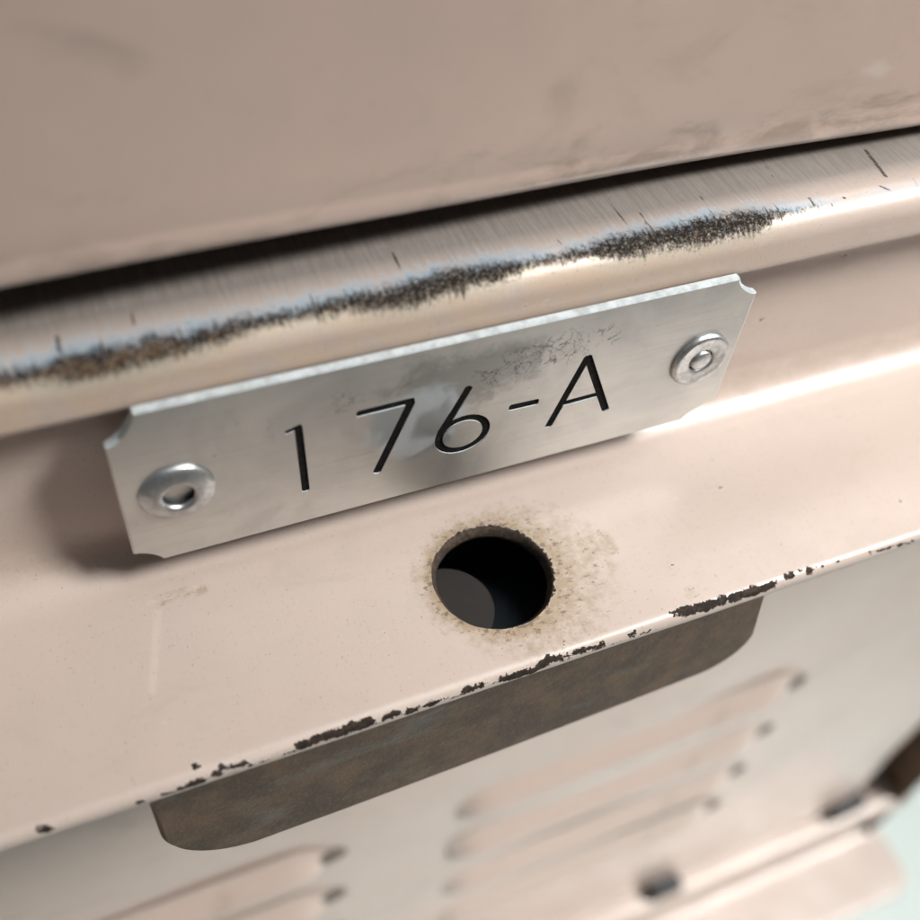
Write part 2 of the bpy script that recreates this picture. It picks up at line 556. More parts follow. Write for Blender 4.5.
# marks read off the photograph: (x0, y0, x1, y1, radius mm)
CHIPS = [(42, 831, 49, 829, .55), (139, 803, 142, 802, .4), (194, 766, 197, 765, .42), (180, 789, 204, 780, .5),
         (216, 774, 222, 768, .5), (228, 768, 246, 764, .45), (300, 746, 372, 720, .62), (340, 732, 366, 723, .7),
         (386, 717, 398, 713, .5), (408, 712, 436, 702, .45), (452, 697, 453, 697, .3), (464, 691, 483, 684, .5),
         (503, 679, 534, 671, .6), (538, 667, 550, 659, .6), (555, 659, 602, 645, .45), (565, 646, 566, 646, .25),
         (631, 635, 633, 633, .42), (672, 613, 690, 608, .5), (690, 610, 774, 584, .55), (684, 614, 768, 588, .55), (160, 796, 420, 708, .2), (420, 708, 665, 626, .2),
         (786, 577, 794, 575, .42), (808, 569, 813, 567, .5), (809, 573, 812, 572, .35), (822, 566, 823, 566, .28),
         (838, 561, 839, 561, .28), (800, 571, 801, 571, .25), (870, 553, 915, 541, .28), (898, 499, 902, 502, .22),
         (162, 722, 163, 722, .2), (410, 678, 411, 678, .17), (544, 689, 545, 689, .1),
         (670, 565, 674, 565, .18), (752, 322, 764, 319, .22), (838, 257, 850, 254, .2), (525, 306, 527, 304, .18),
         (544, 303, 547, 301, .24), (481, 325, 482, 325, .2), (343, 361, 345, 361, .22), (383, 632, 386, 640, .16),
         (371, 643, 374, 642, .15), (316, 684, 317, 684, .12), (720, 488, 724, 487, .12), (505, 640, 508, 643, .15)]
PALES = [(152, 690, 158, 612, .45), (150, 603, 196, 588, .35), (806, 274, 792, 291, .16), (14, 416, 18, 415, .4),
         (30, 414, 36, 413, .4), (112, 397, 116, 396, .35), (160, 388, 164, 387, .35), (884, 228, 892, 226, .2),
         (872, 231, 878, 230, .2), (675, 499, 677, 498, .25), (230, 768, 300, 741, .25)]  # last mark paints the highlight on the shelf edge
CUTS = [(608, 198, 632, 233, .10), (640, 213, 648, 226, .12), (553, 236, 577, 272, .07), (440, 243, 452, 262, .10), (393, 252, 400, 270, .13),
        (866, 150, 886, 176, .2), (808, 196, 815, 206, .16), (318, 262, 322, 272, .08), (57, 336, 60, 352, .16), (132, 310, 134, 330, .12),
        (676, 212, 683, 224, .08), (700, 196, 712, 214, .07), (832, 204, 833, 205, .15), (843, 197, 846, 198, .12), (880, 186, 890, 190, .12),
        (912, 178, 916, 183, .12), (756, 150, 775, 180, .06), (500, 236, 512, 255, .07)]
STAINS = [(690, 592, 692, 594, 1.0), (200, 590, 160, 600, .9), (560, 560, 600, 545, 2.2), (560, 610, 585, 625, 1.6)]
TOPX = [(20, 370), (60, 355), (115, 347), (160, 335), (200, 329), (250, 317), (300, 309), (345, 296), (400, 284), (445, 271),
        (490, 263), (530, 259), (560, 256), (590, 247), (620, 236), (650, 229), (690, 222), (720, 216), (750, 211), (780, 210), (792, 211)]
BOTX = [(20, 383), (60, 384), (115, 375), (160, 362), (200, 350), (250, 331), (300, 319), (345, 312), (380, 312), (420, 303), (460, 291),
        (495, 282), (530, 268), (560, 260), (590, 258), (620, 259), (650, 252), (690, 245), (720, 239), (750, 233), (770, 226), (785, 215), (792, 213)]


def capsule(u, v, marks):
    out = np.full(u.shape, -9.0)
    for x0, y0, x1, y1, r in marks:
        a = px_uv(x0, y0); b = px_uv(x1, y1)
        dx, dy = b[0] - a[0], b[1] - a[1]
        L = dx * dx + dy * dy + 1e-9
        t = np.clip(((u - a[0]) * dx + (v - a[1]) * dy) / L, 0, 1)
        out = np.maximum(out, r - np.hypot(u - a[0] - t * dx, v - a[1] - t * dy))
    return out


def sheet(name, prof, xs, mat, hole=None, wav=0.0, parent=None):
    ny, nx = len(prof), len(xs)
    s = np.concatenate([[0], np.cumsum(np.linalg.norm(np.diff(prof, axis=0), axis=1))])
    U, V = np.meshgrid(xs, s)
    Yc = np.repeat(prof[:, 0:1], nx, 1).copy()
    Zc = np.repeat(prof[:, 1:2], nx, 1).copy()
    Xc = U.copy()
    # gentle hand-made unevenness of the pressed sheet
    w = wav * (np.sin(U * .061 + 1.3) * np.sin(V * .09 + .4) + .6 * np.sin(U * .13 + V * .21) + .35 * np.sin(U * .33 - V * .17 + 2))
    nrm = np.gradient(prof, axis=0)
    nrm /= np.linalg.norm(nrm, axis=1)[:, None]
    Yc += w * (-nrm[:, 1:2]) * -1
    Zc += w * nrm[:, 0:1] * -1
    idx = np.arange(ny * nx).reshape(ny, nx)
    q = np.stack([idx[:-1, :-1], idx[:-1, 1:], idx[1:, 1:], idx[1:, :-1]], -1).reshape(-1, 4)
    rim = None
    if hole:
        hx, hy, hr = hole
        d = np.hypot(Xc - hx, Yc - hy)
        inside = (d < hr) & (np.abs(Zc - SHELF) < 1.0)
        fi = inside.reshape(-1)
        q = q[~fi[q].any(1)]
        # snap the cut edge to the circle
        e = np.concatenate([q[:, [0, 1]], q[:, [1, 2]], q[:, [2, 3]], q[:, [3, 0]]])
        es = np.sort(e, 1)
        uq, cnt = np.unique(es, axis=0, return_counts=True)
        b = uq[cnt == 1]
        near = (np.hypot(Xc.reshape(-1) - hx, Yc.reshape(-1) - hy) < hr + 1.2) & (np.abs(Zc.reshape(-1) - SHELF) < 1.0)
        be = b[near[b].all(1)]
        bv = np.unique(be)
        X1, Y1 = Xc.reshape(-1), Yc.reshape(-1)
        for i in bv:
            a = math.atan2(Y1[i] - hy, X1[i] - hx)
            r = hr + .03 * math.sin(5 * a + 1) + .02 * math.sin(13 * a)
            X1[i] = hx + r * math.cos(a); Y1[i] = hy + r * math.sin(a)
        rim = sorted(bv, key=lambda i: math.atan2(Y1[i] - hy, X1[i] - hx))
        rim = [(X1[i], Y1[i], Zc.reshape(-1)[i]) for i in rim]
    P = np.stack([Xc, Yc, Zc], -1).reshape(-1, 3)
    used = np.unique(q)
    remap = -np.ones(len(P), int); remap[used] = np.arange(len(used))
    P = P[used]; q = remap[q]
    Pw = P * MM
    Pw[:, 2] -= FLOOR * MM
    me = bpy.data.meshes.new(name)
    me.vertices.add(len(P)); me.vertices.foreach_set('co', Pw.astype(np.float32).reshape(-1))
    me.loops.add(len(q) * 4); me.loops.foreach_set('vertex_index', q.reshape(-1).astype(np.int32))
    me.polygons.add(len(q)); me.polygons.foreach_set('loop_start', (np.arange(len(q)) * 4).astype(np.int32))
    me.update(calc_edges=True)
    me.polygons.foreach_set('use_smooth', np.ones(len(q), bool))
    me.materials.append(mat)
    uf, vf = U.reshape(-1)[used], V.reshape(-1)[used]
    uvl = me.uv_layers.new(name='UVMap')
    uvl.data.foreach_set('uv', np.stack([uf[q.reshape(-1)], vf[q.reshape(-1)]], -1).astype(np.float32).reshape(-1))
    o = bpy.data.objects.new(name, me)
    col.objects.link(o)
    if parent:
        child(o, parent)
    return o, uf, vf, P, rim


def set_attr(o, name, vals):
    a = o.data.attributes.new(name, 'FLOAT', 'POINT')
    a.data.foreach_set('value', vals.astype(np.float32))


xs = np.concatenate([np.arange(-XR, -58, 6.0), np.arange(-58, 72, 0.3), np.arange(72, XR + .1, 6.2)])
xs[-1] = XR
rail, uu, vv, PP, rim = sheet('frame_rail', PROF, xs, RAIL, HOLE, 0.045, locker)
rail['label'] = 'worn beige steel rail with scraped lip, shelf and drilled hole'

set_attr(rail, 'cut', capsule(uu, vv, CUTS))
set_attr(rail, 'pale', capsule(uu, vv, PALES))
hd = np.hypot(PP[:, 0] - HOLE[0], PP[:, 1] - HOLE[1]) - HOLE[2]
ang = np.arctan2(PP[:, 1] - HOLE[1], PP[:, 0] - HOLE[0])
reach = 1.6 + 1.9 * np.clip(np.cos(ang + .35), -0.25, 1)
onshelf = (PP[:, 2] < SHELF + 0.5)
ringc = np.where(onshelf, .14 + .26 * np.cos(ang - .6) - hd, -9)
set_attr(rail, 'chip', np.maximum(capsule(uu, vv, CHIPS), ringc))
hs = np.where(onshelf, np.exp(-np.maximum(hd, 0) / reach) * 1.05, 0)
sst = np.clip((capsule(uu, vv, STAINS) + .2) * .45, 0, .42)
stn = np.maximum(hs, sst)
set_attr(rail, 'stain', stn - 0.12 - 0.55 * np.clip(1 - stn / .15, 0, 1))
tu = np.array([px_uv(*p) for p in TOPX]); bu = np.array([px_uv(*p) for p in BOTX])
tv = np.interp(uu, tu[:, 0], tu[:, 1]); bv_ = np.interp(uu, bu[:, 0], bu[:, 1])
bd = np.minimum(vv - tv, (bv_ - vv) * 1.15)
x_end = tu[-1, 0]
bd -= np.clip((uu - x_end) * .16, 0, 1.05)
set_attr(rail, 'band', bd)
bendv = ARC[int(np.argmin(np.hypot(PROF[:, 0] - WALL, PROF[:, 1] - SHELF - 5.0)))] + 2.5
set_attr(rail, 'bend', np.exp(-((vv - bendv) / 2.2) ** 2))
set_attr(rail, 'below', np.clip((vv - (tv + bv_) / 2) / .8 + .5, 0, 1))
lipb = ARC[int(np.argmin(np.hypot(PROF[:, 0] - 1.35, PROF[:, 1] - 9.9)))]
set_attr(rail, 'tan', np.clip((vv - bv_ + .8) / 1.2, 0, 1) * np.clip((lipb + .6 - vv) / .8, 0, 1) * np.clip((48 - uu) / 30, .15, 1))
lo = px_uv(460, 300)[1]
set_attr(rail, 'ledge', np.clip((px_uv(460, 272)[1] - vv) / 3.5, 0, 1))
set_attr(rail, 'rust', np.clip((-uu - 8) / 25, 0, 1) * np.clip((vv - tv) / .8, 0, 1))

# thickness of the sheet around the drilled hole
n = len(rim)
vs, fs = [], []
levels = [(0.0, 0.0), (0.10, -0.12), (0.28, -0.22), (0.75, -0.50), (1.2, -0.52), (1.5, -0.1)]
for dz, dr in levels:
    for (x, y, z) in rim:
        a = math.atan2(y - HOLE[1], x - HOLE[0])
        vs.append((x + dr * math.cos(a), y + dr * math.sin(a), z - dz))
for L in range(len(levels) - 1):
    for i in range(n):
        j = (i + 1) % n
        fs.append([L * n + i, L * n + j, (L + 1) * n + j, (L + 1) * n + i])
ring = mesh_obj('hole_rim', vs, fs, RIM, rail)
# closed box added under the shelf to darken the hole, with the pin inside
vs, fs = [], []
hx, hy, hr = HOLE
bx0, bx1, by0, by1, zt, zb = hx - 11, hx + 11, -17.6, 0.5, SHELF - 1.5, SHELF - 11
no = 48
outer = []
for i in range(no):
    a = 2 * math.pi * i / no
    cx, cy = math.cos(a), math.sin(a)
    t = min((bx1 - hx) / abs(cx) if abs(cx) > 1e-6 else 1e9, ((by1 - hy) if cy > 0 else (hy - by0)) / abs(cy) if abs(cy) > 1e-6 else 1e9)
    outer.append((hx + cx * t, hy + cy * t))
inner = [(hx + (hr + .06) * math.cos(2 * math.pi * i / no), hy + (hr + .06) * math.sin(2 * math.pi * i / no)) for i in range(no)]
for p in inner: vs.append((*p, zt))
for p in outer: vs.append((*p, zt))
for p in outer: vs.append((*p, zb))
for i in range(no):
    j = (i + 1) % no
    fs.append([i, j, no + j, no + i]); fs.append([no + i, no + j, 2 * no + j, 2 * no + i])
fs.append(list(range(2 * no, 3 * no)))
mesh_obj('hole_dark_box', vs, fs, HOLE_BOX, rail, False)


def lathe_z(name, cx, cy, prof, mat, parent, n=40):
    vs, fs = [], []
    for r, z in prof:
        for i in range(n):
            a = 2 * math.pi * i / n
            vs.append((cx + r * math.cos(a), cy + r * math.sin(a), z))
    for k in range(len(prof) - 1):
        for i in range(n):
            j = (i + 1) % n
            fs.append([k * n + i, k * n + j, (k + 1) * n + j, (k + 1) * n + i])
    fs.append([(len(prof) - 1) * n + i for i in range(n)])
    return mesh_obj(name, vs, fs, mat, parent, True, 35)


pc = on_y(466, 600, -13.0)
lathe_z('latch_pin', -3.2, -8.9, [(5.1, zb + .1), (5.1, -19.4), (4.9, -19.2)], PIN, rail)

# rusty tongue hanging from the shelf edge --------------------------------
TY = -19.4
outl = [(-35.9, -15.4), (-35.9, -20)]
for a in np.linspace(180, 262, 14):
    outl.append((-35.9 + 9.5 + 9.5 * math.cos(math.radians(a)), -24.2 + 9.2 * math.sin(math.radians(a))))
outl += [(-18, -33.25), (0, -32.6), (16, -31.7)]
for a in np.linspace(276, 360, 14):
    outl.append((30.2 - 6.2 + 6.2 * math.cos(math.radians(a)), -24.9 + 6.2 * math.sin(math.radians(a))))
outl += [(28.1, -15.4)]
outl = [(-31.6 + (x + 31.6) * 1.0248, 73.1 + (z - 73.1) * 1.0248) for x, z in outl]


def slab(name, outl, y0, y1, mat, parent, bev=0.25):
    """flat plate with outline in (x, z), chamfered front edge"""
    n = len(outl)
    P = np.array(outl)
    t = np.roll(P, -1, 0) - np.roll(P, 1, 0)
    t /= np.linalg.norm(t, axis=1)[:, None]
    nn = np.stack([-t[:, 1], t[:, 0]], 1)
    area2 = np.sum(P[:, 0] * np.roll(P[:, 1], -1) - np.roll(P[:, 0], -1) * P[:, 1])
    if area2 < 0: nn = -nn
    In = P + nn * bev
    vs = [(p[0], y0, p[1]) for p in In] + [(p[0], y0 + bev, p[1]) for p in P] + [(p[0], y1, p[1]) for p in P]
    fs = [list(range(n)), list(range(2 * n, 3 * n))[::-1]]
    for i in range(n):
        j = (i + 1) % n
        fs.append([i, j, n + j, n + i]); fs.append([n + i, n + j, 2 * n + j, 2 * n + i])
    o = mesh_obj(name, vs, fs, mat, parent, True, 30)
    bm = bmesh.new(); bm.from_mesh(o.data); bmesh.ops.recalc_face_normals(bm, faces=bm.faces); bm.to_mesh(o.data); bm.free()
    return o


ton = slab('latch_tongue', outl, TY, TY + 1.6, RUST_SHADE, rail, .4)
ton['label'] = 'rusty brown steel tongue hanging under the shelf edge'

# lower rail: the same pressing, coarser, with a rounded end ---------------
PROF2 = rail_profile(False)
xs2 = np.concatenate([np.arange(-XR, 60, 8.0), np.arange(60, XR - 5, 1.5), XR - 5 + 5 * np.sin(np.linspace(0, math.pi / 2, 9))])
r2, u2, v2, P2, _ = sheet('frame_rail.001', PROF2 + np.array([0, DZ]), xs2, RAIL, None, 0.15, locker)
co_ = np.empty(len(P2) * 3, np.float32); r2.data.vertices.foreach_get('co', co_); co_ = co_.reshape(-1, 3)
for sgn in (1,):
    # round the shelf's outer corner
    m = (P2[:, 0] > XR - 9) & (P2[:, 1] < EDGE + 9)
    dx = P2[m, 0] - (XR - 9); dy = (EDGE + 9) - P2[m, 1]
    mx = np.maximum(dx, dy); ln = np.maximum(np.hypot(dx, dy), 1e-6)
    f = mx / ln
    co_[m, 0] = (XR - 9 + dx * f) * MM
    co_[m, 1] = (EDGE + 9 - dy * f) * MM
r2.data.vertices.foreach_set('co', co_.reshape(-1)); r2.data.update()
for nm, v in (('chip', -9), ('pale', -9), ('stain', -3), ('band', -9), ('ledge', 0), ('rust', 0), ('below', 0), ('tan', 0), ('bend', 0), ('cut', -9)):
    set_attr(r2, nm, np.full(len(P2), float(v)))

# doors ---------------------------------------------------------------------


def door(name, x0, x1, z0, z1, y, crease, mat, warp=0.0):
    """folded sheet door: face, rounded bottom and side edges"""
    R_ = 1.5
    zs = [z1 - 2.2 + 2.2 * math.sin(a) for a in np.linspace(math.pi / 2, 0, 6)]
    prof = [(y + 14, z1)] + [(y + R_ - R_ * math.cos(a), z1 - R_ + R_ * math.sin(a)) for a in np.linspace(math.pi / 2, 0, 7)]
    prof += line((y, z1 - R_), (y, z0 + 4.2), 2.0)
    prof += [(y, z0 + 4.0), (y + .05, z0 + 3.4), (y + crease, z0 + 3.0), (y + crease * .8, z0 + 2.7), (y, z0 + 2.3)]
    prof += [(y + R_ - R_ * math.cos(a), z0 + R_ - R_ * math.sin(a)) for a in np.linspace(0, math.pi / 2, 9)]
    prof += [(y + 14, z0)]
    prof = np.array(prof)
    xin = x1 - R_; xl = x0 + R_
    cols = [(x0, 14.0)] + [(xl - R_ * math.cos(a), R_ - R_ * math.sin(a)) for a in np.linspace(0, math.pi / 2, 6)]
    cols += [(float(x), 0.0) for x in np.linspace(xl, xin, 180)[1:-1]]
    cols += [(xin + R_ * math.sin(a), R_ - R_ * math.cos(a)) for a in np.linspace(0, math.pi / 2, 6)] + [(x1, 14.0)]
    vs, fs = [], []
    for (py, pz) in prof:
        for (cx, dy) in cols:
            yy = max(py, y + dy)
            und = .45 * math.sin(cx * .041 + pz * .03 + .6) * math.sin(pz * .045 + 1) + .12 * math.sin(cx * .11 - pz * .09) if dy == 0 and py < y + 2 else 0
            wp = warp * math.tanh((cx - 5) / 55)          # bow put into the shape to widen the dark gap at left
            vs.append((cx, yy + und + wp, pz - .807 * wp))
    n = len(cols)
    for i in range(len(prof) - 1):
        for j in range(n - 1):
            fs.append([i * n + j, (i + 1) * n + j, (i + 1) * n + j + 1, i * n + j + 1])
    o = mesh_obj(name, vs, fs, mat, None)
    child(o, locker)
    return o


d1 = door('door', -167, 172, 18.1, 262, 7.5, .06, DOOR, 3.5)
hz = np.array([v.co.z / MM + FLOOR for v in d1.data.vertices])
hx_ = np.array([v.co.x / MM for v in d1.data.vertices])
sc_ = np.zeros(len(hz))
for q_, w_, h_ in (((870, 78), 1.6, .5), ((886, 70), 2.2, .8), ((733, 33), .5, .9)):
    p_ = on_y(*q_, 9.0)
    sc_ = np.maximum(sc_, np.exp(-((hx_ - p_[0]) / w_) ** 2 - ((hz - p_[2]) / h_) ** 2))
set_attr(d1, 'scuff', sc_)
set_attr(d1, 'hem', np.exp(-np.maximum(hz - 18.35, 0) / 5.0))
d1['label'] = 'plain upper door panel above the dark gap'
d2 = door('door.001', -167, 172, -258, -20, 8.0, .2, DOOR)
d2['label'] = 'lower door pressed with two columns of louvres'

# louvres pressed out of the lower door
NU, NV = 44, 16
LW = 81.0


def louvre_mesh():
    vs, fs, mi = [], [], []
    for i in range(NU + 1):
        x = -LW / 2 + LW * i / NU
        e = min(1, (LW / 2 - abs(x)) / 7.0)
        e = math.sin(e * math.pi / 2) ** 0.8 if e > 0 else 0
        for j in range(NV + 1):
            t = j / NV
            if t <= .78:
                s_ = t / .78
                h = 2.1 * (s_ * s_ * (3 - 2 * s_)); z = 9.5 - 12.5 * s_
            else:
                s_ = (t - .78) / .22
                h = 2.1 * (1 - s_) ** .8; z = -3.0 - 1.2 * s_
            vs.append((x, -h * e - .08, z * (0.55 + .45 * e)))
    n = NV + 1
    for i in range(NU):
        for j in range(NV):
            fs.append([i * n + j, i * n + j + 1, (i + 1) * n + j + 1, (i + 1) * n + j])
            mi.append(1 if j >= NV - 2 and 7 < i < NU - 4 else 0)
    # dark oval painted in for the shade at the right end
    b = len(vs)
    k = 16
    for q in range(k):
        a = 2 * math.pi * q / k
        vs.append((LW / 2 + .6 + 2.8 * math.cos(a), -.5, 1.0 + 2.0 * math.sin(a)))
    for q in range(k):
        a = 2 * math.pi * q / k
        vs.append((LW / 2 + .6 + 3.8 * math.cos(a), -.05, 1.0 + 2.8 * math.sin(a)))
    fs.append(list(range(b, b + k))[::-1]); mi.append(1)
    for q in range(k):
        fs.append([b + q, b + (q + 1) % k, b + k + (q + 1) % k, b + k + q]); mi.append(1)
    me = bpy.data.meshes.new('louvre')
    me.from_pydata([(v[0] * MM, v[1] * MM, v[2] * MM) for v in vs], [], fs)
    me.materials.append(DOOR); me.materials.append(LOUVRE_DARK)
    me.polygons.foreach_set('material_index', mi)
    me.polygons.foreach_set('use_smooth', [True] * len(fs))
    me.update()
    return me


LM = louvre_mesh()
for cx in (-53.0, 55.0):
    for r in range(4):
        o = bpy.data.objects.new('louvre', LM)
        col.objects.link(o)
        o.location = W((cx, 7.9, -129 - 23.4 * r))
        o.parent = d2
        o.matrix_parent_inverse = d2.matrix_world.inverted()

# body behind the doors, posts, base ----------------------------------------


def part(name, lo, hi, r, mat, seg=2):
    return child(bevel_box(name, lo, hi, r, mat, None, seg), locker)


part('side_panel', (-XR + 1, 9, -318), (-XR + 3, 300, 290), .4, DOOR)
part('side_panel', (XR - 5, 2.0, -318), (XR - 2.8, 300, 290), .4, RUST_SHADE)  # dark rust material stands in for shade on this panel
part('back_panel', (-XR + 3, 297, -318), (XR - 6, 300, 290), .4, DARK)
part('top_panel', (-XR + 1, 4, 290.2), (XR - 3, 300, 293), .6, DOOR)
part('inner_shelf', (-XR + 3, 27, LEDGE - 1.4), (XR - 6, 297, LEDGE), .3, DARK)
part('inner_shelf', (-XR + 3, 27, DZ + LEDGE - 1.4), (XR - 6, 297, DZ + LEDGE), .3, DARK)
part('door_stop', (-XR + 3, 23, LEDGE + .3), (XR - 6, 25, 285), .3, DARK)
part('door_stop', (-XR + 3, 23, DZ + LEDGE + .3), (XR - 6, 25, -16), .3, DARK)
part('frame_post', (180, 14, DZ + LEDGE + .2), (184.5, 22, -18), 1.0, RUST_SHADE)  # shade of the recessed post painted with the dark rust material
part('frame_post', (177.5, 13, LEDGE + .2), (182.5, 22, 285), 1.0, DOOR)
part('frame_post', (-184, 5.5, DZ + LEDGE + .2), (-171, 22, -15), 1.2, DOOR)
part('frame_post', (-184, 5.5, LEDGE + .2), (-171, 22, 285), 1.2, DOOR)
part('base_plinth', (-XR + 6, 6, FLOOR), (XR - 9, 290, DZ - 17), 1.0, DOOR)
part('bumper_gap_block', (92, 3.4, DZ + LEDGE - .2), (103, 9.0, DZ + LEDGE + 5.0), .8, RUBBER_GAP)
part('bumper_gap_block', (163, 4.4, DZ + LEDGE - .2), (176, 9.0, DZ + LEDGE + 7.0), .8, RUBBER_GAP)  # dark block added at the corner, standing in for the black gap

# ---------------------------------------------------------------- number plate
plate_root = empty('number_plate', 'scuffed aluminium plate stamped 176-A, riveted to the locker rail', 'number plate')
plate_root.location = W((0, 1.0, -10.2))


def notch(cx, cz, sx, sz, w, h):
    """concave corner: from the horizontal edge to the vertical edge"""
    pts = []
    for a in np.linspace(0, 90, 7):
        x = cx + sx * w * (1 - math.sin(math.radians(a)) * .96)
        z = cz + sz * h * (1 - math.cos(math.radians(a)) * .96)
        t_ = a / 90
        ca, sa = math.cos(math.radians(a)), math.sin(math.radians(a))
        ca, sa = .5 * ca + .5 * (1 - t_), .5 * sa + .5 * t_
        pts.append((cx + sx * w * ca, cz + sz * h * sa))
    return pts


outline = []
outline += notch(-32, 10.2, 1, -1, 2.7, 3.4)[::-1][0:]            # left side up to the top edge
outline += notch(32, 10.2, -1, -1, 2.9, 2.6)
outline += notch(32, -10.1, -1, 1, 3.9, 2.3)[::-1]
outline += notch(-32, -10.2, 1, 1, 2.6, 2.0)
OUT = np.array(outline)


def stroke(p, q, w, e=0.12):
    p = np.array(p, float); q = np.array(q, float)
    d = (q - p) / np.linalg.norm(q - p)
    nn = np.array([-d[1], d[0]]) * w / 2
    p = p - d * e; q = q + d * e
    c = d * w * .22
    return [p + nn * .55, p + c + nn, q - c + nn, q + nn * .55, q - nn * .55, q - c - nn, p + c - nn, p - nn * .55]


SW = .84
glyphs = []
glyphs.append(('numeral', '1', [stroke((-15.75, 4.0), (-15.3, -5.3), SW * .92), stroke((-16.85, 3.55), (-15.55, 3.98), .56)]))
glyphs.append(('numeral', '7', [stroke((-10.2, 3.75), (-4.75, 3.8), SW), stroke((-4.95, 3.7), (-8.15, -5.35), SW * 1.05)]))
six = [stroke((.85, 3.85), (-.55, .55), SW), stroke((-.5, .7), (-1.55, -1.6), SW * 1.05), stroke((-1.5, -1.3), (-1.8, -2.7), SW)]
N6 = 30
cx6, cz6, rx6, rz6 = .78, -2.8, 2.55, 2.3
for i in range(N6):
    a0 = 2 * math.pi * i / N6; a1 = 2 * math.pi * (i + 1) / N6
    six.append([np.array((cx6 + (rx6 + s * SW / 2) * math.cos(a), cz6 + (rz6 + s * SW / 2) * math.sin(a))) for a, s in ((a0, -1), (a0, 1), (a1 + .01, 1), (a1 + .01, -1))])
glyphs.append(('numeral', '6', six))
glyphs.append(('dash', '-', [stroke((5.65, -.62), (8.75, -.72), SW * 1.05)]))
glyphs.append(('letter', 'A', [stroke((13.42, 4.15), (10.6, -5.05), SW), stroke((13.42, 4.15), (17.35, -4.8), SW * 1.02), stroke((11.85, -2.0), (16.0, -1.9), SW * .9)]))

verts2, faces2, owner = [], [], []
t = np.roll(OUT, -1, 0) - np.roll(OUT, 1, 0)
t /= np.linalg.norm(t, axis=1)[:, None]
nn = np.stack([-t[:, 1], t[:, 0]], 1)
if np.sum(OUT[:, 0] * np.roll(OUT[:, 1], -1) - np.roll(OUT[:, 0], -1) * OUT[:, 1]) < 0:
    nn = -nn
IN = OUT + nn * .22


def add_face(poly, own):
    b = len(verts2)
    poly = [np.array(p) for p in poly]
    ar = sum(poly[i][0] * poly[(i + 1) % len(poly)][1] - poly[(i + 1) % len(poly)][0] * poly[i][1] for i in range(len(poly)))
    if ar < 0: poly = poly[::-1]
    verts2.extend([Vector((float(p[0]), float(p[1]))) for p in poly])
    faces2.append(list(range(b, b + len(poly)))); owner.append(own)


add_face(IN, -1)
for gi, g in enumerate(glyphs):
    for s_ in g[2]:
        add_face(s_, gi)
# extra points so that smooth attributes can be laid over the face
gx, gz = np.meshgrid(np.arange(-31, 31.1, .8), np.arange(-9.3, 9.4, .8))
for x, z in zip(gx.reshape(-1), gz.reshape(-1)):
    if abs(x) < 28.6 or abs(z) < 6.2:
        verts2.append(Vector((x + rng.uniform(-.1, .1), z + rng.uniform(-.1, .1))))
cv, ce, cf, ov, oe, of = delaunay_2d_cdt(verts2, [], faces2, 0, 1e-5)
plate_tris, gl_tris = [], [[] for _ in glyphs]
for f, ids in zip(cf, of):
    own = {owner[i] for i in ids}
    if -1 not in own:
        continue
    gs = [o_ for o_ in own if o_ >= 0]
    if gs: gl_tris[gs[0]].append(list(f))
    else: plate_tris.append(list(f))
cv = [(v[0], v[1]) for v in cv]
DEPTH = .17
pv = [(x, 0.0, z) for x, z in cv]
pf = [list(f) for f in plate_tris]
# groove walls
for gt in gl_tris:
    cnt = {}
    for f in gt:
        for i in range(3):
            a, b = f[i], f[(i + 1) % 3]
            cnt.setdefault((min(a, b), max(a, b)), []).append((a, b))
    low = {}
    for key, lst in cnt.items():
        if len(lst) == 1:
            a, b = lst[0]
            for q in (a, b):
                if q not in low:
                    low[q] = len(pv); pv.append((cv[q][0], DEPTH + .1, cv[q][1]))
            pf.append([a, b, low[b], low[a]])
# chamfer, edge and back
b0 = len(pv)
n = len(OUT)
jit = rng.normal(0, .035, n)
# inner loop vertices exist in the CDT: find them
key = {(round(x, 3), round(z, 3)): i for i, (x, z) in enumerate(cv)}
inner_i = [key[(round(float(np.float32(p[0])), 3), round(float(np.float32(p[1])), 3))] for p in IN]
for p in OUT: pv.append((p[0], .16, p[1]))
for p in OUT: pv.append((p[0], .78, p[1]))
for i in range(n):
    j = (i + 1) % n
    pf.append([inner_i[i], inner_i[j], b0 + j, b0 + i])
    pf.append([b0 + i, b0 + j, b0 + n + j, b0 + n + i])
pf.append([b0 + n + i for i in range(n)])
me = bpy.data.meshes.new('plate')
me.from_pydata([W(v) for v in pv], [], pf)
bm = bmesh.new(); bm.from_mesh(me)
bmesh.ops.delete(bm, geom=[v for v in bm.verts if not v.link_faces], context='VERTS')
bmesh.ops.recalc_face_normals(bm, faces=bm.faces)
bm.to_mesh(me); bm.free()
me.materials.append(ALU); me.materials.append(LIT_SHEAR)
for p_ in me.polygons:
    c_ = p_.center
    if p_.normal.y > -0.9 and p_.normal.z > .3 and abs(c_.z / MM + FLOOR) < 7 and abs(c_.x / MM) < 20:
        p_.material_index = 1  # glints of upward groove walls put into the brighter material
    if p_.normal.y > -0.9 and (p_.normal.z > .45 or (p_.normal.x > .4 and p_.normal.z > -.2)) and (abs(c_.x / MM) > 28 or abs(c_.z / MM + FLOOR) > 9.6):
        p_.material_index = 1
plate = bpy.data.objects.new('plate', me)
col.objects.link(plate)
child(plate, plate_root)
pc = np.array([(v.co.x / MM, v.co.z / MM + FLOOR) for v in me.vertices])
X_, Z_ = pc[:, 0], pc[:, 1]
set_attr(plate, 'tarnish', .55 * np.exp(-((X_ - 1.5) / 5) ** 2 - ((Z_ - 1.5) / 4) ** 2) + np.exp(-((X_ - 1) / 11) ** 2 - ((Z_ - 6.2) / 3.6) ** 2) + .35 * np.exp(-((X_ + 20) / 9) ** 2 - ((Z_ - 4) / 5) ** 2) - .1)
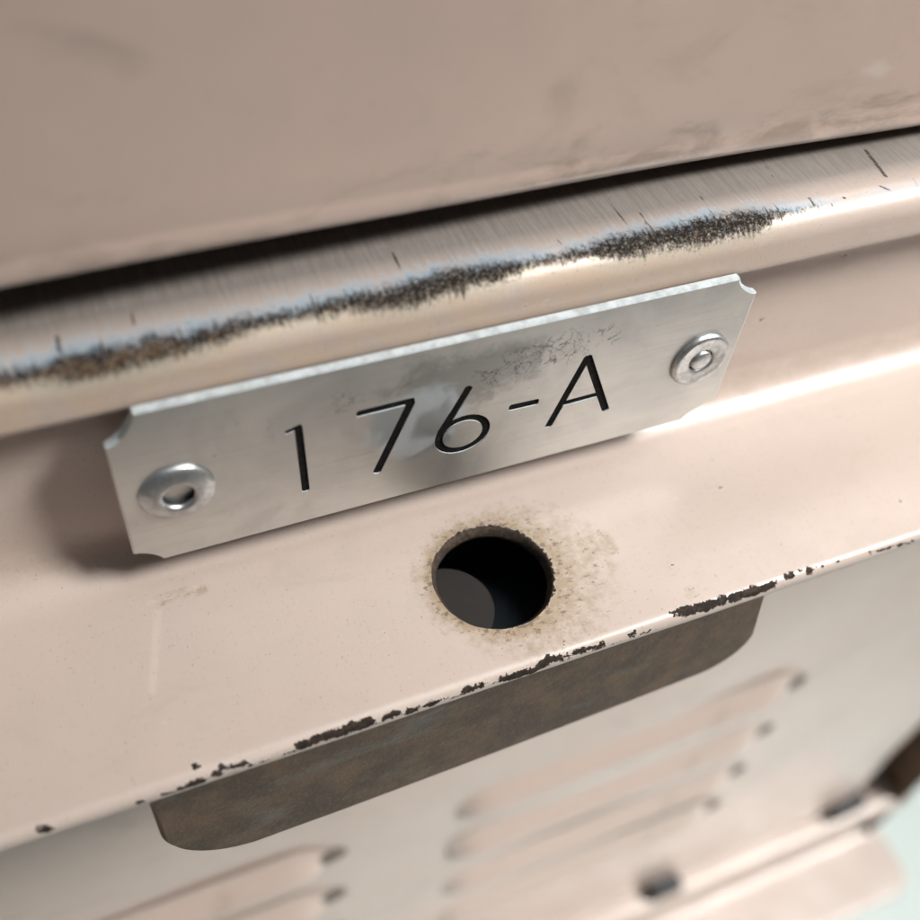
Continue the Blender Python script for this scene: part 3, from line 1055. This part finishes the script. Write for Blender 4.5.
set_attr(plate, 'scribble', np.exp(-((X_ - 11) / 7) ** 2 - ((Z_ - 6.3) / 2.3) ** 2) + .6 * np.exp(-((X_ + 11.5) / 3) ** 2 - ((Z_ - 6) / 2) ** 2)
         + .7 * np.exp(-((X_ - 4) / 4) ** 2 - ((Z_ - 4.6) / 2.2) ** 2))
set_attr(plate, 'spot', 1 - np.hypot((X_ + 4.1) / 5.7, (Z_ - .6) / 4.9))

for gi, (nm, ch, _) in enumerate(glyphs):
    used = sorted({i for f in gl_tris[gi] for i in f})
    mp = {u: i for i, u in enumerate(used)}
    vs = [(cv[u][0], DEPTH - .03, cv[u][1]) for u in used]
    fs = [[mp[i] for i in f] for f in gl_tris[gi]]
    o = mesh_obj(nm, vs, fs, BLACK, None, False)
    child(o, plate_root)
    o['label'] = {'1': 'stamped black numeral 1', '7': 'stamped black numeral 7', '6': 'stamped black numeral 6',
                  '-': 'stamped black dash', 'A': 'stamped black letter A'}[ch]


def rivet(x, z, prof, tilt, label, plug=None):
    nseg = 48
    vs, fs = [], []
    for r, h in prof:
        for i in range(nseg):
            a = 2 * math.pi * i / nseg
            wob = 1 + .012 * math.sin(3 * a + x) + .008 * math.sin(7 * a)
            rx, rz = r * wob * math.cos(a), r * wob * math.sin(a)
            vs.append((x + rx, -h - .02 - tilt[0] * rx * min(h, 1) * .2 - tilt[1] * rz * min(h, 1) * .2, z + rz))
    for k in range(len(prof) - 1):
        for i in range(nseg):
            j = (i + 1) % nseg
            fs.append([k * nseg + i, k * nseg + j, (k + 1) * nseg + j, (k + 1) * nseg + i])
    fs.append([(len(prof) - 1) * nseg + i for i in range(nseg)])
    o = mesh_obj('rivet', vs, fs, [RIVET, DARK], None)
    for p_ in o.data.polygons:
        if p_.index >= (len(prof) - 4) * nseg:
            p_.material_index = 1  # shade inside the bore painted with the dark material
    bm = bmesh.new(); bm.from_mesh(o.data); bmesh.ops.recalc_face_normals(bm, faces=bm.faces); bm.to_mesh(o.data); bm.free()
    child(o, plate_root)
    o['label'] = label
    if plug:
        r, h, mat = plug
        vs, fs = [], []
        pr = [(r, -6.2), (r, h - .08), (r * .85, h), (r * .3, h + .03)]
        for rr, hh in pr:
            for i in range(24):
                a = 2 * math.pi * i / 24
                vs.append((x + rr * math.cos(a), -hh, z + rr * math.sin(a)))
        for k in range(3):
            for i in range(24):
                j = (i + 1) % 24
                fs.append([k * 24 + i, k * 24 + j, (k + 1) * 24 + j, (k + 1) * 24 + i])
        fs.append([72 + i for i in range(24)])
        p_ = mesh_obj('mandrel', vs, fs, mat, o)
        bm = bmesh.new(); bm.from_mesh(p_.data); bmesh.ops.recalc_face_normals(bm, faces=bm.faces); bm.to_mesh(p_.data); bm.free()
        p_.parent = o
    return o


domed = [(3.45, 0), (3.43, .22), (3.25, .42), (2.8, .60), (2.3, .74), (1.9, .82), (1.62, .80), (1.45, .66), (1.38, .45), (1.32, .1), (1.25, -.6), (.2, -.7)]
flat = [(3.4, 0), (3.38, .28), (3.2, .45), (2.95, .50), (2.65, .45), (2.1, .40), (1.7, .40), (1.45, .34), (1.36, .18), (1.32, 0), (1.3, -.6), (.2, -.7)]
rivet(-27.0, -.7, domed, (0, 0), 'domed rivet with an open dark centre', (1.08, -.8, DARK))
rivet(27.55, -.2, flat, (0, 0), 'flatter rivet with a bright pin in its centre', (1.18, .52, RIVET))
